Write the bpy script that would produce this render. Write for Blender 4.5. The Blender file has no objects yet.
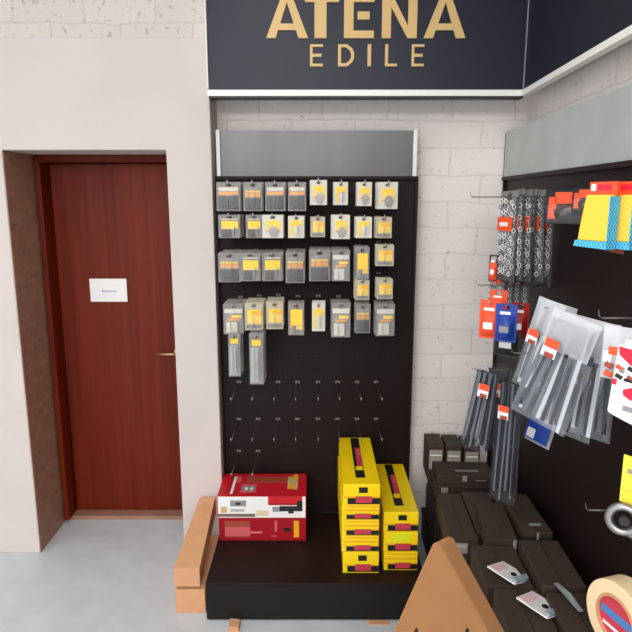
import bpy, bmesh, math, random
from mathutils import Vector, Matrix
random.seed(7)
SC = bpy.context.scene
COL = SC.collection
R = math.radians

# ------------------------------------------------------------------ camera, light, exposure
PITCH, F, CAMZ = R(11), 605.0, 1.75
cam = bpy.data.cameras.new('camera'); cam.sensor_width = 36; cam.lens = 36 * F / 632
cam.clip_start = 0.05
co = bpy.data.objects.new('camera', cam); COL.objects.link(co)
co.location = (0, 0, CAMZ); co.rotation_euler = (R(90) - PITCH, 0, 0)
SC.camera = co
w = bpy.data.worlds.new('world'); SC.world = w; w.use_nodes = True
w.node_tree.nodes['Background'].inputs[0].default_value = (.94, .965, 1, 1)
w.node_tree.nodes['Background'].inputs[1].default_value = 1.0
def area(name, loc, sx, sy, power, color=(1, .985, .97), rot=(0, 0, 0)):
    l = bpy.data.lights.new(name, 'AREA'); l.shape = 'RECTANGLE'; l.size = sx; l.size_y = sy
    l.energy = power; l.color = color
    o = bpy.data.objects.new(name, l); COL.objects.link(o); o.location = loc; o.rotation_euler = rot
    return o
area('ceiling_tubes', (-.3, .9, 3.15), .5, 2.0, 12)
area('ceiling_tubes', (-2.3, .6, 3.15), .5, 2.4, 8)
area('ceiling_tubes', (.2, -1.4, 3.15), 2.8, .6, 46)
area('ceiling_tubes', (-1.6, -3.2, 3.1), 2.8, .6, 75)
area('ceiling_tubes', (-.6, -4.7, 3.0), 4.0, .5, 110, rot=(R(35), 0, 0))
SC.view_settings.view_transform = 'Standard'; SC.view_settings.look = 'None'
SC.view_settings.gamma = 1; SC.view_settings.use_curve_mapping = False
SC.view_settings.exposure = 0.5

# ------------------------------------------------------------------ geometry of the place
FP = Vector((.897, 2.93, 0)); KR = .04                   # far foot of the right rack, its slant
UR = Vector((-KR, -1, 0)).normalized()                    # along the right rack, towards the viewer
NR = Vector((-1, KR, 0)).normalized()                     # out of the right rack
def ray(px, py):
    f = Vector((0, math.cos(PITCH), -math.sin(PITCH))); u = Vector((0, math.sin(PITCH), math.cos(PITCH)))
    return f + Vector((1, 0, 0)) * ((px - 316) / F) + u * ((316 - py) / F)
C0 = Vector((0, 0, CAMZ))
def onY(px, py, Y): d = ray(px, py); return C0 + d * (Y / d.y)
def onZ(px, py, Z): d = ray(px, py); return C0 + d * ((Z - CAMZ) / d.z)
def onR(px, py, t):
    d = ray(px, py); p0 = FP + NR * t
    return C0 + d * ((p0 - C0).dot(NR) / d.dot(NR))
def RP(s, t, z): p = FP + UR * s + NR * t; return Vector((p.x, p.y, z))
RANG = math.atan2(NR.x, -NR.y)                            # z-turn that makes a local -Y face look out of the rack

# ------------------------------------------------------------------ materials
def lin(c): return tuple(((v / 255) / 12.92 if v / 255 <= .04045 else ((v / 255 + .055) / 1.055) ** 2.4) for v in c) + (1,)
MATS = {}
def mat(name, rgb, rough=.6, metal=0, spec=.4, noise=0, nscale=20, bump=0, bscale=60, alpha=1, trans=0, stretch=None):
    if name in MATS: return MATS[name]
    m = bpy.data.materials.new(name); m.use_nodes = True; nt = m.node_tree; b = nt.nodes['Principled BSDF']
    b.inputs['Base Color'].default_value = lin(rgb); b.inputs['Roughness'].default_value = rough
    b.inputs['Metallic'].default_value = metal; b.inputs['Specular IOR Level'].default_value = spec
    b.inputs['Alpha'].default_value = alpha; b.inputs['Transmission Weight'].default_value = trans
    tc = nt.nodes.new('ShaderNodeTexCoord'); mp = nt.nodes.new('ShaderNodeMapping')
    nt.links.new(tc.outputs['Object'], mp.inputs[0])
    if stretch: mp.inputs['Scale'].default_value = stretch
    if noise:
        n = nt.nodes.new('ShaderNodeTexNoise'); n.inputs['Scale'].default_value = nscale; n.inputs['Detail'].default_value = 5
        nt.links.new(mp.outputs[0], n.inputs['Vector'])
        r = nt.nodes.new('ShaderNodeValToRGB')
        c = lin(rgb); r.color_ramp.elements[0].position = .3; r.color_ramp.elements[1].position = .7
        r.color_ramp.elements[0].color = tuple(v * (1 - noise) for v in c[:3]) + (1,)
        r.color_ramp.elements[1].color = tuple(min(1, v * (1 + noise)) for v in c[:3]) + (1,)
        nt.links.new(n.outputs[0], r.inputs[0]); nt.links.new(r.outputs[0], b.inputs['Base Color'])
    if bump:
        n2 = nt.nodes.new('ShaderNodeTexNoise'); n2.inputs['Scale'].default_value = bscale; n2.inputs['Detail'].default_value = 6
        nt.links.new(mp.outputs[0], n2.inputs['Vector'])
        bp = nt.nodes.new('ShaderNodeBump'); bp.inputs['Strength'].default_value = bump; bp.inputs['Distance'].default_value = .01
        nt.links.new(n2.outputs[0], bp.inputs['Height']); nt.links.new(bp.outputs[0], b.inputs['Normal'])
    MATS[name] = m; return m

def block_mat(name, c1, c2, cm, row, holes):
    m = bpy.data.materials.new(name); m.use_nodes = True; nt = m.node_tree; b = nt.nodes['Principled BSDF']
    L = nt.links.new; N = nt.nodes.new
    b.inputs['Roughness'].default_value = .85; b.inputs['Specular IOR Level'].default_value = .2
    tc = N('ShaderNodeTexCoord'); sp = N('ShaderNodeSeparateXYZ'); L(tc.outputs['Object'], sp.inputs[0])
    ad = N('ShaderNodeMath'); ad.operation = 'ADD'; L(sp.outputs[0], ad.inputs[0]); L(sp.outputs[1], ad.inputs[1])
    cb = N('ShaderNodeCombineXYZ'); L(ad.outputs[0], cb.inputs[0]); L(sp.outputs[2], cb.inputs[1])
    nd = N('ShaderNodeTexNoise'); nd.inputs['Scale'].default_value = 7; L(tc.outputs['Object'], nd.inputs['Vector'])
    mx = N('ShaderNodeMixRGB'); mx.blend_type = 'ADD'; mx.inputs[0].default_value = .035
    L(cb.outputs[0], mx.inputs[1]); L(nd.outputs[1], mx.inputs[2])
    br = N('ShaderNodeTexBrick'); br.inputs['Scale'].default_value = 1; br.inputs['Brick Width'].default_value = .3
    br.inputs['Row Height'].default_value = row; br.inputs['Mortar Size'].default_value = .006; br.inputs['Mortar Smooth'].default_value = .8
    br.inputs['Color1'].default_value = lin(c1); br.inputs['Color2'].default_value = lin(c2); br.inputs['Mortar'].default_value = lin(cm)
    L(mx.outputs[0], br.inputs['Vector'])
    n = N('ShaderNodeTexNoise'); n.inputs['Scale'].default_value = 38; n.inputs['Detail'].default_value = 7; L(tc.outputs['Object'], n.inputs['Vector'])
    r = N('ShaderNodeValToRGB'); r.color_ramp.elements[0].position = holes; r.color_ramp.elements[0].color = lin((186, 178, 172)); r.color_ramp.elements[1].position = holes + .14
    r.color_ramp.elements[1].color = (1, 1, 1, 1); L(n.outputs[0], r.inputs[0])
    mm = N('ShaderNodeMixRGB'); mm.blend_type = 'MULTIPLY'; mm.inputs[0].default_value = .8; L(br.outputs[0], mm.inputs[1]); L(r.outputs[0], mm.inputs[2])
    L(mm.outputs[0], b.inputs['Base Color'])
    hb = N('ShaderNodeMath'); hb.operation = 'MULTIPLY_ADD'; L(br.outputs['Fac'], hb.inputs[0]); hb.inputs[1].default_value = -.8; L(n.outputs[0], hb.inputs[2])
    bp = N('ShaderNodeBump'); bp.inputs['Strength'].default_value = .3; bp.inputs['Distance'].default_value = .005
    L(hb.outputs[0], bp.inputs['Height']); L(bp.outputs[0], b.inputs['Normal'])
    return m
BLOCK = block_mat('painted_blocks', (250, 241, 236), (245, 236, 231), (234, 224, 219), .125, .24)
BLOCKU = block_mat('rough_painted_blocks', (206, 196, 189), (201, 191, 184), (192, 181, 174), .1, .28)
PLASTER = mat('white_plaster', (201, 191, 186), .85, spec=.2, noise=.03, nscale=3, bump=.12, bscale=18)
FLOORM = mat('grey_floor', (196, 200, 203), .38, spec=.4, noise=.05, nscale=9)
CEILM = mat('ceiling_white', (235, 235, 232), .9)
STONE = mat('brown_travertine', (152, 114, 94), .5, noise=.2, nscale=5, stretch=(1, 2.2, 5))
def wood_mat():
    m = mat('red_mahogany', (133, 47, 22), .5, spec=.22)
    nt = m.node_tree; b = nt.nodes['Principled BSDF']; L = nt.links.new; N = nt.nodes.new
    tc = N('ShaderNodeTexCoord'); mp = N('ShaderNodeMapping'); mp.inputs['Scale'].default_value = (30, 30, .8); L(tc.outputs['Object'], mp.inputs[0])
    n = N('ShaderNodeTexNoise'); n.inputs['Scale'].default_value = 1; n.inputs['Detail'].default_value = 4; L(mp.outputs[0], n.inputs['Vector'])
    r = N('ShaderNodeValToRGB'); r.color_ramp.elements[0].position = .3; r.color_ramp.elements[1].position = .75
    r.color_ramp.elements[0].color = lin((84, 18, 0)); r.color_ramp.elements[1].color = lin((116, 33, 1))
    L(n.outputs[0], r.inputs[0]); L(r.outputs[0], b.inputs['Base Color']); return m
WOOD = wood_mat()
def peg_mat():
    m = mat('dark_perforated_board', (28, 16, 16), .5, spec=.18)
    nt = m.node_tree; b = nt.nodes['Principled BSDF']; L = nt.links.new; N = nt.nodes.new
    tc = N('ShaderNodeTexCoord'); mp = N('ShaderNodeMapping'); mp.inputs['Scale'].default_value = (40, 0, 40); L(tc.outputs['Object'], mp.inputs[0])
    fr = N('ShaderNodeVectorMath'); fr.operation = 'FRACTION'; L(mp.outputs[0], fr.inputs[0])
    sb = N('ShaderNodeVectorMath'); sb.operation = 'SUBTRACT'; L(fr.outputs[0], sb.inputs[0]); sb.inputs[1].default_value = (.5, 0, .5)
    ln = N('ShaderNodeVectorMath'); ln.operation = 'LENGTH'; L(sb.outputs[0], ln.inputs[0])
    lt = N('ShaderNodeMath'); lt.operation = 'LESS_THAN'; L(ln.outputs['Value'], lt.inputs[0]); lt.inputs[1].default_value = .15
    mx = N('ShaderNodeMixRGB'); L(lt.outputs[0], mx.inputs[0]); mx.inputs[1].default_value = lin((28, 16, 16)); mx.inputs[2].default_value = lin((8, 6, 6))
    L(mx.outputs[0], b.inputs['Base Color']); return m
PEG = peg_mat()
DARK = mat('dark_board', (32, 18, 16), .5, spec=.18)
PLINTHF = mat('dark_plinth_front', (29, 27, 25), .55, spec=.18)
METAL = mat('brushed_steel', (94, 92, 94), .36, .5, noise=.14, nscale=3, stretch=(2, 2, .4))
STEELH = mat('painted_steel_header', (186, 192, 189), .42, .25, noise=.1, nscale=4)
CHAINM = mat('bright_chain', (172, 172, 174), .4, .3)
WIRE = mat('dull_zinc_wire', (120, 112, 108), .5, .3)
CHROME = mat('zinc_wire', (150, 148, 146), .35, .9)
TRIM = mat('white_profile', (238, 236, 230), .4)
SIGN = mat('navy_sign_panel', (29, 31, 46), .42, spec=.3)
GOLD = mat('gold_letter', (213, 178, 118), .5)
CARD = mat('kraft_cardboard', (206, 154, 114), .8, spec=.2, noise=.05, nscale=15)
CARD2 = mat('shaded_kraft_cardboard', (164, 116, 76), .8, spec=.2, noise=.05, nscale=15)  # shade put into the colour: same kraft, darkened against strong frontal light
CARDD = mat('kraft_cardboard_edge', (168, 122, 84), .85, spec=.2)
TAPE = mat('parcel_tape', (188, 150, 108), .3)
HOLE = mat('dark_slot', (40, 28, 20), .9)
RED = mat('red_carton', (196, 22, 38), .42)
DRED = mat('deep_red_carton', (158, 10, 28), .42)
WHITE = mat('white_print', (232, 230, 228), .5)
GREYP = mat('grey_print', (140, 138, 142), .5)
BLACKP = mat('black_print', (24, 22, 24), .5)
YEL = mat('yellow_carton', (254, 216, 8), .4)
YELP = mat('amber_print', (236, 168, 30), .45)
LIME = mat('lime_print', (232, 232, 30), .45)
PINK = mat('pink_red_print', (200, 60, 78), .5)
BROWNP = mat('brown_print', (160, 70, 52), .5)
BLACKC = mat('black_carton', (62, 50, 43), .55, spec=.22, noise=.1, nscale=20)
BLACKS = mat('black_carton_side', (36, 31, 29), .55, spec=.3)
OLIVE = mat('olive_grey_label', (150, 142, 130), .5)
CLEAR = mat('clear_plastic', (240, 242, 245), .12, alpha=.1, spec=.6)
HAZY = mat('hazy_plastic', (226, 228, 232), .3, alpha=.5, spec=.5)
SOFTBAG = mat('thin_poly_bag', (220, 224, 230), .2, alpha=.09, spec=.6)
DARKBAG = mat('smoky_poly_bag', (120, 124, 130), .3, alpha=.06, spec=.3)
CARDG = mat('grey_pack_card', (128, 124, 120), .5, noise=.25, nscale=3)
CARDDK = mat('charcoal_pack_card', (62, 58, 58), .5, noise=.3, nscale=3)
CARDW = mat('white_pack_card', (204, 199, 186), .5, noise=.08, nscale=3)
CARDT = mat('tan_grey_pack_card', (178, 168, 146), .5, noise=.1, nscale=3)
LABY = mat('yellow_label', (240, 200, 60), .45)
LABO = mat('orange_label', (226, 150, 60), .45)
ORANGE = mat('orange_red_label', (240, 84, 44), .45)
TOOL = mat('tool_steel', (120, 118, 116), .35, .7)
TOOLD = mat('dark_tool', (48, 46, 46), .45, .3)
TIEG = mat('grey_cable_tie', (96, 100, 110), .4)
TIEW = mat('pale_cable_tie', (196, 200, 208), .4)
TIEK = mat('black_cable_tie', (40, 44, 48), .6, spec=.2)
SPONGE = mat('yellow_sponge', (250, 204, 70), .8, bump=.2, bscale=200)
BLUE = mat('blue_pack', (30, 62, 150), .4)
CYAN = mat('cyan_cloth', (40, 176, 214), .6)
CREAM = mat('cream_tape', (240, 214, 170), .45)
YCARD = mat('pale_yellow_card', (240, 222, 70), .5)
REDW = mat('bright_red_print', (232, 32, 60), .45)
def check_mat():
    m = mat('blue_check_cloth', (60, 170, 210), .6); nt = m.node_tree; b = nt.nodes['Principled BSDF']
    tc = nt.nodes.new('ShaderNodeTexCoord'); c = nt.nodes.new('ShaderNodeTexChecker'); c.inputs['Scale'].default_value = 130
    c.inputs[1].default_value = lin((20, 140, 205)); c.inputs[2].default_value = lin((110, 205, 225))
    nt.links.new(tc.outputs['Object'], c.inputs[0]); nt.links.new(c.outputs[0], b.inputs['Base Color']); return m
CHECK = check_mat()

# ------------------------------------------------------------------ mesh helpers
class MB:
    def __init__(s): s.bm = bmesh.new(); s.mats = []
    def mi(s, m):
        if m not in s.mats: s.mats.append(m)
        return s.mats.index(m)
    def prism(s, pts, depth_vec, m):
        """closed outline (3-D points) pushed along depth_vec"""
        i = s.mi(m); d = Vector(depth_vec)
        a = [s.bm.verts.new(p) for p in pts]; b = [s.bm.verts.new(Vector(p) + d) for p in pts]; n = len(pts)
        fs = [s.bm.faces.new(a), s.bm.faces.new(b[::-1])]
        for k in range(n): fs.append(s.bm.faces.new((a[k], b[k], b[(k + 1) % n], a[(k + 1) % n])))
        for f in fs: f.material_index = i
        bmesh.ops.recalc_face_normals(s.bm, faces=fs); return fs
    def box(s, x0, x1, y0, y1, z0, z1, m):
        return s.prism([(x0, y0, z0), (x1, y0, z0), (x1, y1, z0), (x0, y1, z0)], (0, 0, z1 - z0), m)
    def tube(s, path, r, m, seg=8, caps=True):
        i = s.mi(m); rings = []; path = [Vector(p) for p in path]
        rr = r if isinstance(r, (list, tuple)) else [r] * len(path)
        for k, p in enumerate(path):
            d = (path[min(k + 1, len(path) - 1)] - path[max(k - 1, 0)]).normalized()
            a = d.orthogonal().normalized() if k == 0 else (a - d * a.dot(d)).normalized()
            b = d.cross(a)
            rings.append([s.bm.verts.new(p + (a * math.cos(2 * math.pi * j / seg) + b * math.sin(2 * math.pi * j / seg)) * rr[k]) for j in range(seg)])
        fs = []
        for k in range(len(rings) - 1):
            for j in range(seg): fs.append(s.bm.faces.new((rings[k][j], rings[k][(j + 1) % seg], rings[k + 1][(j + 1) % seg], rings[k + 1][j])))
        if caps: fs += [s.bm.faces.new(rings[0][::-1]), s.bm.faces.new(rings[-1])]
        for f in fs: f.material_index = i; f.smooth = True
        bmesh.ops.recalc_face_normals(s.bm, faces=fs)
    def torus(s, c, ax, r, rt, m, seg=14, sub=6, sx=1.0, updir=None):
        ax = Vector(ax).normalized(); u = ax.orthogonal().normalized() if updir is None else Vector(updir).normalized(); v = ax.cross(u); i = s.mi(m); rings = []
        for k in range(seg):
            t = 2 * math.pi * k / seg; d = u * math.cos(t) * sx + v * math.sin(t); p = Vector(c) + d * r; dn = d.normalized()
            rings.append([s.bm.verts.new(p + (dn * math.cos(2 * math.pi * j / sub) + ax * math.sin(2 * math.pi * j / sub)) * rt) for j in range(sub)])
        fs = []
        for k in range(seg):
            for j in range(sub): fs.append(s.bm.faces.new((rings[k][j], rings[k][(j + 1) % sub], rings[(k + 1) % seg][(j + 1) % sub], rings[(k + 1) % seg][j])))
        for f in fs: f.material_index = i; f.smooth = True
        bmesh.ops.recalc_face_normals(s.bm, faces=fs)
    def lathe(s, c, ax, prof, m, seg=32, closed=True):
        """profile [(radius, height)] spun about ax through c"""
        ax = Vector(ax).normalized(); u = ax.orthogonal().normalized(); v = ax.cross(u); i = s.mi(m); rings = []
        for k in range(seg):
            t = 2 * math.pi * k / seg; d = u * math.cos(t) + v * math.sin(t)
            rings.append([s.bm.verts.new(Vector(c) + d * r + ax * h) for r, h in prof])
        n = len(prof); fs = []
        for k in range(seg):
            for j in range(n if closed else n - 1): fs.append(s.bm.faces.new((rings[k][j], rings[k][(j + 1) % n], rings[(k + 1) % seg][(j + 1) % n], rings[(k + 1) % seg][j])))
        for f in fs: f.material_index = i
        bmesh.ops.recalc_face_normals(s.bm, faces=fs)
    def pillow(s, x0, x1, z0, z1, yb, bulge, m, nx=6, nz=8, both=True):
        """bulging pouch facing -Y, flat seam at its rim"""
        i = s.mi(m); fs = []
        for sg in ((-1, 1) if both else (-1,)):
            g = []
            for a in range(nx + 1):
                col = []
                for b in range(nz + 1):
                    u, v = a / nx, b / nz; h = bulge * (max(0, math.sin(math.pi * u)) * max(0, math.sin(math.pi * v))) ** .5
                    col.append(s.bm.verts.new((x0 + (x1 - x0) * u, yb + sg * h - (.0004 if sg < 0 else 0), z0 + (z1 - z0) * v)))
                g.append(col)
            for a in range(nx):
                for b in range(nz):
                    q = (g[a][b], g[a + 1][b], g[a + 1][b + 1], g[a][b + 1]); fs.append(s.bm.faces.new(q if sg < 0 else q[::-1]))
        for f in fs: f.material_index = i; f.smooth = True
    def build(s, name, parent=None, bevel=0, loc=None):
        me = bpy.data.meshes.new(name); s.bm.to_mesh(me); s.bm.free()
        for m in s.mats: me.materials.append(m)
        o = bpy.data.objects.new(name, me); COL.objects.link(o)
        if parent: o.parent = parent
        if loc: o.location = loc
        if bevel:
            b = o.modifiers.new('bevel', 'BEVEL'); b.width = bevel; b.segments = 2; b.limit_method = 'ANGLE'; b.angle_limit = R(40)
        return o
def tag(o, label, cat, group=None):
    o['label'] = label; o['category'] = cat
    if group: o['group'] = group
    return o
def thing(name, label, cat, loc=(0, 0, 0), rot=(0, 0, 0), group=None):
    o = bpy.data.objects.new(name, None); COL.objects.link(o); o.empty_display_size = .05
    o.location = loc; o.rotation_euler = rot; return tag(o, label, cat, group)
def struct(o): o['kind'] = 'structure'; return o
def dup(root, label=None):
    c = root.copy(); COL.objects.link(c)
    if label: c['label'] = label
    for ch in list(root.children):
        d = ch.copy(); COL.objects.link(d); d.parent = c
        for g in list(ch.children):
            e = g.copy(); COL.objects.link(e); e.parent = d
    return c
ORD = ['first', 'second', 'third', 'fourth', 'fifth', 'sixth', 'seventh', 'eighth', 'ninth', 'tenth', 'eleventh', 'twelfth']

# ------------------------------------------------------------------ the setting
YA, YD, YB = 2.76, 3.13, 2.95                             # plaster wall front, door plane, block wall
XO0, XO1 = onY(1.5, 150, YA).x, onY(166, 150, YA).x         # door opening
ZO = onY(90, 150, YA).z
XP = -.462                                                # right edge of the pilaster
b = MB(); b.box(-5, 1.4, -5, 3.6, -.1, 0, FLOORM); struct(b.build('floor'))
b = MB(); b.box(-5, 1.4, -5, 3.6, 3.2, 3.3, CEILM); struct(b.build('ceiling'))
b = MB(); b.box(XP - .02, 1.4, YB, YB + .25, 0, 3.2, BLOCK); b.box(-5, XP, YA + .006, YB, onY(90, 37, YA).z, 3.2, BLOCKU); struct(b.build('wall_back'))
b = MB(); zt = onY(90, 37, YA).z
b.prism([(-5, YA, 0), (XO0, YA, 0), (XO0, YA, ZO), (XO1, YA, ZO), (XO1, YA, 0), (XP, YA, 0), (XP, YA, zt), (-5, YA, zt)], (0, YB + .3 - YA, 0), PLASTER)
struct(b.build('wall_left', bevel=.004))
b = MB(); q0 = FP - NR * .092 - UR * .2; q1 = FP - NR * .092 + UR * 6
b.prism([q0, q1, q1 - NR * .2, q0 - NR * .2], (0, 0, 3.2), BLOCK); struct(b.build('wall_right'))
# stone lining of the door recess, its sill
b = MB(); b.box(XO0, XO0 + .003, YA + .004, YD, 0, ZO, STONE); struct(b.build('trim_1'))
b = MB(); b.box(XO0 + .012, XO1 + .3, YD - .05, YD + .1, 0, .022, STONE); struct(b.build('trim_2'))
# a back closing wall behind the door recess
b = MB(); b.box(XO0 - .3, XO1 + .4, YD + .1, YD + .2, 0, ZO + .3, PLASTER); struct(b.build('wall_recess'))
# door
XDF = onY(42, 200, YD).x
d = bpy.data.objects.new('door_1', None); COL.objects.link(d); d['kind'] = 'structure'
xl = max(onY(72, 505, YD).x, XO0 + .05)
b = MB(); b.box(XO0 + .012, xl - .012, YD - .095, YD + .09, .022, ZO, WOOD); b.box(xl - .012, XO1 + .32, YD - .095, YD + .09, ZO - .035, ZO, WOOD)
b.box(XO1 + .25, XO1 + .32, YD - .03, YD + .09, .022, ZO - .035, WOOD); struct(b.build('door_frame', d, .004))
b = MB(); b.box(xl - .008, XO1 + .245, YD + .012, YD + .055, .026, ZO - .038, WOOD); lf = struct(b.build('door_leaf', d, .002))
h = onY(163, 352, YD)
b = MB(); b.lathe((h.x + .085, YD + .012, h.z), (0, -1, 0), [(.0, 0), (.026, 0), (.026, .008), (.0, .008)], GOLD, 20, False)
b.tube([(h.x + .085, YD + .006, h.z), (h.x + .085, YD - .045, h.z), (h.x + .06, YD - .05, h.z), (h.x - .025, YD - .05, h.z)], .0075, mat('satin_brass', (190, 150, 100), .35, .8), 10)
struct(b.build('door_handle', d))
# notice on the door
p0, p1 = onY(88.5, 279, YD), onY(127, 302, YD)
t = thing('paper_notice', 'small white paper notice with one faint grey line on the red wooden door', 'notice', ((p0.x + p1.x) / 2, YD + .011, p1.z))
b = MB(); hw = (p1.x - p0.x) / 2; hh = p0.z - p1.z; b.box(-hw, hw, -.0012, 0, 0, hh, WHITE); b.build('paper', t)
b = MB(); x = -hw * .36
for wd, ht in ((.010, .013), (.007, .009), (.008, .009), (.004, .012), (.008, .009), (.007, .009), (.008, .009), (.006, .009)):
    b.box(x, x + wd, -.002, -.0012, hh * .42, hh * .42 + ht, mat('faint_grey_ink', (176, 176, 186), .7)); x += wd + .0025
b.build('printed_line', t)

# ------------------------------------------------------------------ shop sign on two walls
YS = 2.70
zs = onY(300, 92, YS).z; ZS1 = 3.02
xs0, xs1 = onY(209, 90, YS).x, onY(523, 95, YS).x
t = thing('shop_sign', 'dark navy shop sign with gold letters above the steel display header', 'sign', (0, YS, zs))
b = MB(); b.box(xs0, xs1 - .002, 0, .05, .012, ZS1 - zs, SIGN); b.build('panel', t)
b = MB(); b.box(xs0 - .006, xs1, -.012, .055, -.018, .008, TRIM); b.box(xs0 - .006, xs0, -.012, .055, .012, ZS1 - zs, TRIM); b.build('white_trim', t, .003)
b = MB(); b.box(xs0, xs1, -.006, .05, -.026, -.018, BLACKP); b.build('painted_shadow_strip', t)  # black strip painted in for the shade beneath the trim
def letter(polys, name, yref, th=.008):
    dref = onY(316, yref, YS)
    k = (onY(317, yref, YS).x - onY(316, yref, YS).x)
    b = MB()
    for poly in polys:
        b.prism([((px - 316) * k, -th, onY(316, py, YS).z - zs) for px, py in poly], (0, th, 0), GOLD)
    b.build(name, t)
def rect(x0, y0, x1, y1): return [(x0, y0), (x1, y0), (x1, y1), (x0, y1)]
T0, T1 = -6.5, 38.5
def A(x0, x1):
    m = (x0 + x1) / 2; tw = 4.2
    return [[(x0, T1), (m - tw, T0), (m + 1, T0), (m + 1, T0 + 9), (m, T0 + 9), (x0 + 9.5, T1)],
            [(x1, T1), (x1 - 9.5, T1), (m, T0 + 9), (m + 1, T0 + 9), (m + 1, T0), (m + tw, T0)],
            [(m - 8.9, 30.5), (m + 8.9, 30.5), (m + 6.8, 24), (m - 6.8, 24)]]
letter(A(266, 308), 'letter', 16)
letter([rect(314.5, T0, 326.5, T1), rect(305, T0, 314.5, T0 + 9), rect(326.5, T0, 339, T0 + 9)], 'letter', 16)
letter([rect(344, T0, 353.5, T1), rect(353.5, T0, 374, T0 + 9), rect(353.5, 31, 374, T1), rect(357.5, 12, 369.5, 20)], 'letter', 16)
letter([rect(382, T0, 391, T1), rect(408, T0, 417, T1), [(391, T0), (408, T1 - 12), (408, T1), (391, T0 + 14)]], 'letter', 16)
letter(A(424, 466), 'letter', 16)
e0, e1, s = 44.5, 66.5, 2.6
def E(x0, x1): return [rect(x0, e0, x0 + s, e1), rect(x0 + s, e0, x1, e0 + s), rect(x0 + s, 54, x1 - 1.5, 57), rect(x0 + s, e1 - s, x1, e1)]
letter(E(310, 323), 'letter', 55, .005)
letter([rect(338, e0, 341, e1), [(341, e0), (347, e0), (352, e0 + 4), (354, e0 + 8), (354, e1 - 8), (352, e1 - 4), (347, e1), (341, e1), (341, e1 - 3), (346, e1 - 3), (349.6, e1 - 6), (351, e1 - 9), (351, e0 + 9), (349.6, e0 + 6), (346, e0 + 3), (341, e0 + 3)]], 'letter', 55, .005)
letter([rect(367.5, e0, 371, e1)], 'letter', 55, .005)
letter([rect(385, e0, 388, e1), rect(388, e1 - s, 397, e1)], 'letter', 55, .005)
letter(E(411.5, 424), 'letter', 55, .005)
# its continuation on the side wall
t2 = thing('blank_sign', 'blank dark navy sign panel running along the side wall above the rack', 'sign', (xs1, YS, zs))
dv = UR * 3.6; nb = -NR * .05; nt_ = -NR * .018
b = MB(); b.prism([Vector((0.002, 0, .012)), Vector((0.002, 0, .012)) + dv, Vector((0.002, 0, .012)) + dv + nb, Vector((0.002, 0, .012)) + nb], (0, 0, ZS1 - zs - .012), SIGN); b.build('panel', t2)
b = MB(); nf = NR * .012; v0 = Vector((0, -.012, -.018))
b.prism([v0 + nf, v0 + nf + dv, v0 + nt_ + dv, v0 + nt_], (0, 0, .022), TRIM)
b.prism([Vector((0, -.001, .012)) + NR * .004, Vector((0, -.001, .012)) + NR * .004 + UR * .008, Vector((0, -.001, .012)) + UR * .008, Vector((0, -.001, .012))], (0, 0, ZS1 - zs - .012), GREYP); b.build('white_trim', t2)

# ------------------------------------------------------------------ the frontal display stand
YP, YF, ZPL = 2.84, 2.256, .18
HW = .46
zh0, zh1 = 1.845, 2.05
t = thing('display_stand', 'tall dark pegboard display stand with steel header against the block wall', 'display stand', (0, YP, 0))
b = MB(); b.box(-HW + .008, HW - .008, 0, .02, ZPL, zh0, PEG); b.build('back_panel', t)
for sx in (-1, 1):
    b = MB(); b.box(sx * HW - .008, sx * HW + .008, -.012, .04, 0, zh0 + .004, DARK); b.build('upright', t, .002)
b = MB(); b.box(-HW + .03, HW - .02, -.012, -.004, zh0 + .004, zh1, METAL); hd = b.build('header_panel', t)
for x in (-HW + .018, HW - .012):
    b = MB(); b.box(x - .009, x + .009, -.018, .01, zh0 + .004, zh1 + .003, TRIM); b.build('header_bracket', t, .002)
b = MB(); b.box(-HW, HW, -.02, .012, zh0 - .012, zh0 + .004, DARK); b.build('panel_cap', t, .002)
b = MB(); b.box(-HW, HW, YF - YP, -.013, ZPL - .02, ZPL, DARK); b.build('base_shelf', t, .002)
b = MB(); b.box(-HW, HW, YF - YP + .004, YF - YP + .022, .006, ZPL - .021, PLINTHF); b.build('kick_board', t, .002)
for sx in (-1, 1):
    b = MB(); b.box(min(sx * HW, sx * (HW - .02)), max(sx * HW, sx * (HW - .02)), YF - YP + .023, -.02, .006, ZPL - .021, METAL if sx < 0 else PLINTHF); b.build('side_board', t)

# hooks
hk = None
def hook(p, label, L, rz, group):
    global hk
    if hk is None:
        hk = thing('pegboard_hook', label, 'hook')
        b = MB(); b.tube([(0, -.003, 0), (0, -.85, 0), (0, -1, 0)], .0021, WIRE, 6); b.build('wire', hk)
        b = MB(); b.tube([(0, -1, 0), (0, -1.02, .006), (0, -1.03, .017)], .0026, CHROME, 6); b.build('tip', hk)
        b = MB(); b.box(-.011, .011, -.01, -.001, -.005, .007, WIRE); b.build('base_plate', hk)
        o = hk
    else: o = dup(hk)
    o.location = p; o.rotation_euler = (0, 0, rz); o.scale = (1, L, 1)
    tag(o, label, 'hook', group); return o
bx = [239, 258, 278, 297.5, 318, 337.5, 357, 376]
for rname, py, cols in (('upper', 382, range(8)), ('middle', 419, range(8)), ('lower', 451, range(2))):
    for c in cols:
        p = onY(bx[c], py, YP)
        hook((p.x, YP, p.z), f'empty wire hook, {ORD[c]} from the door in the {rname} row', .28, 0, 'empty hooks on the dark pegboard')

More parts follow.
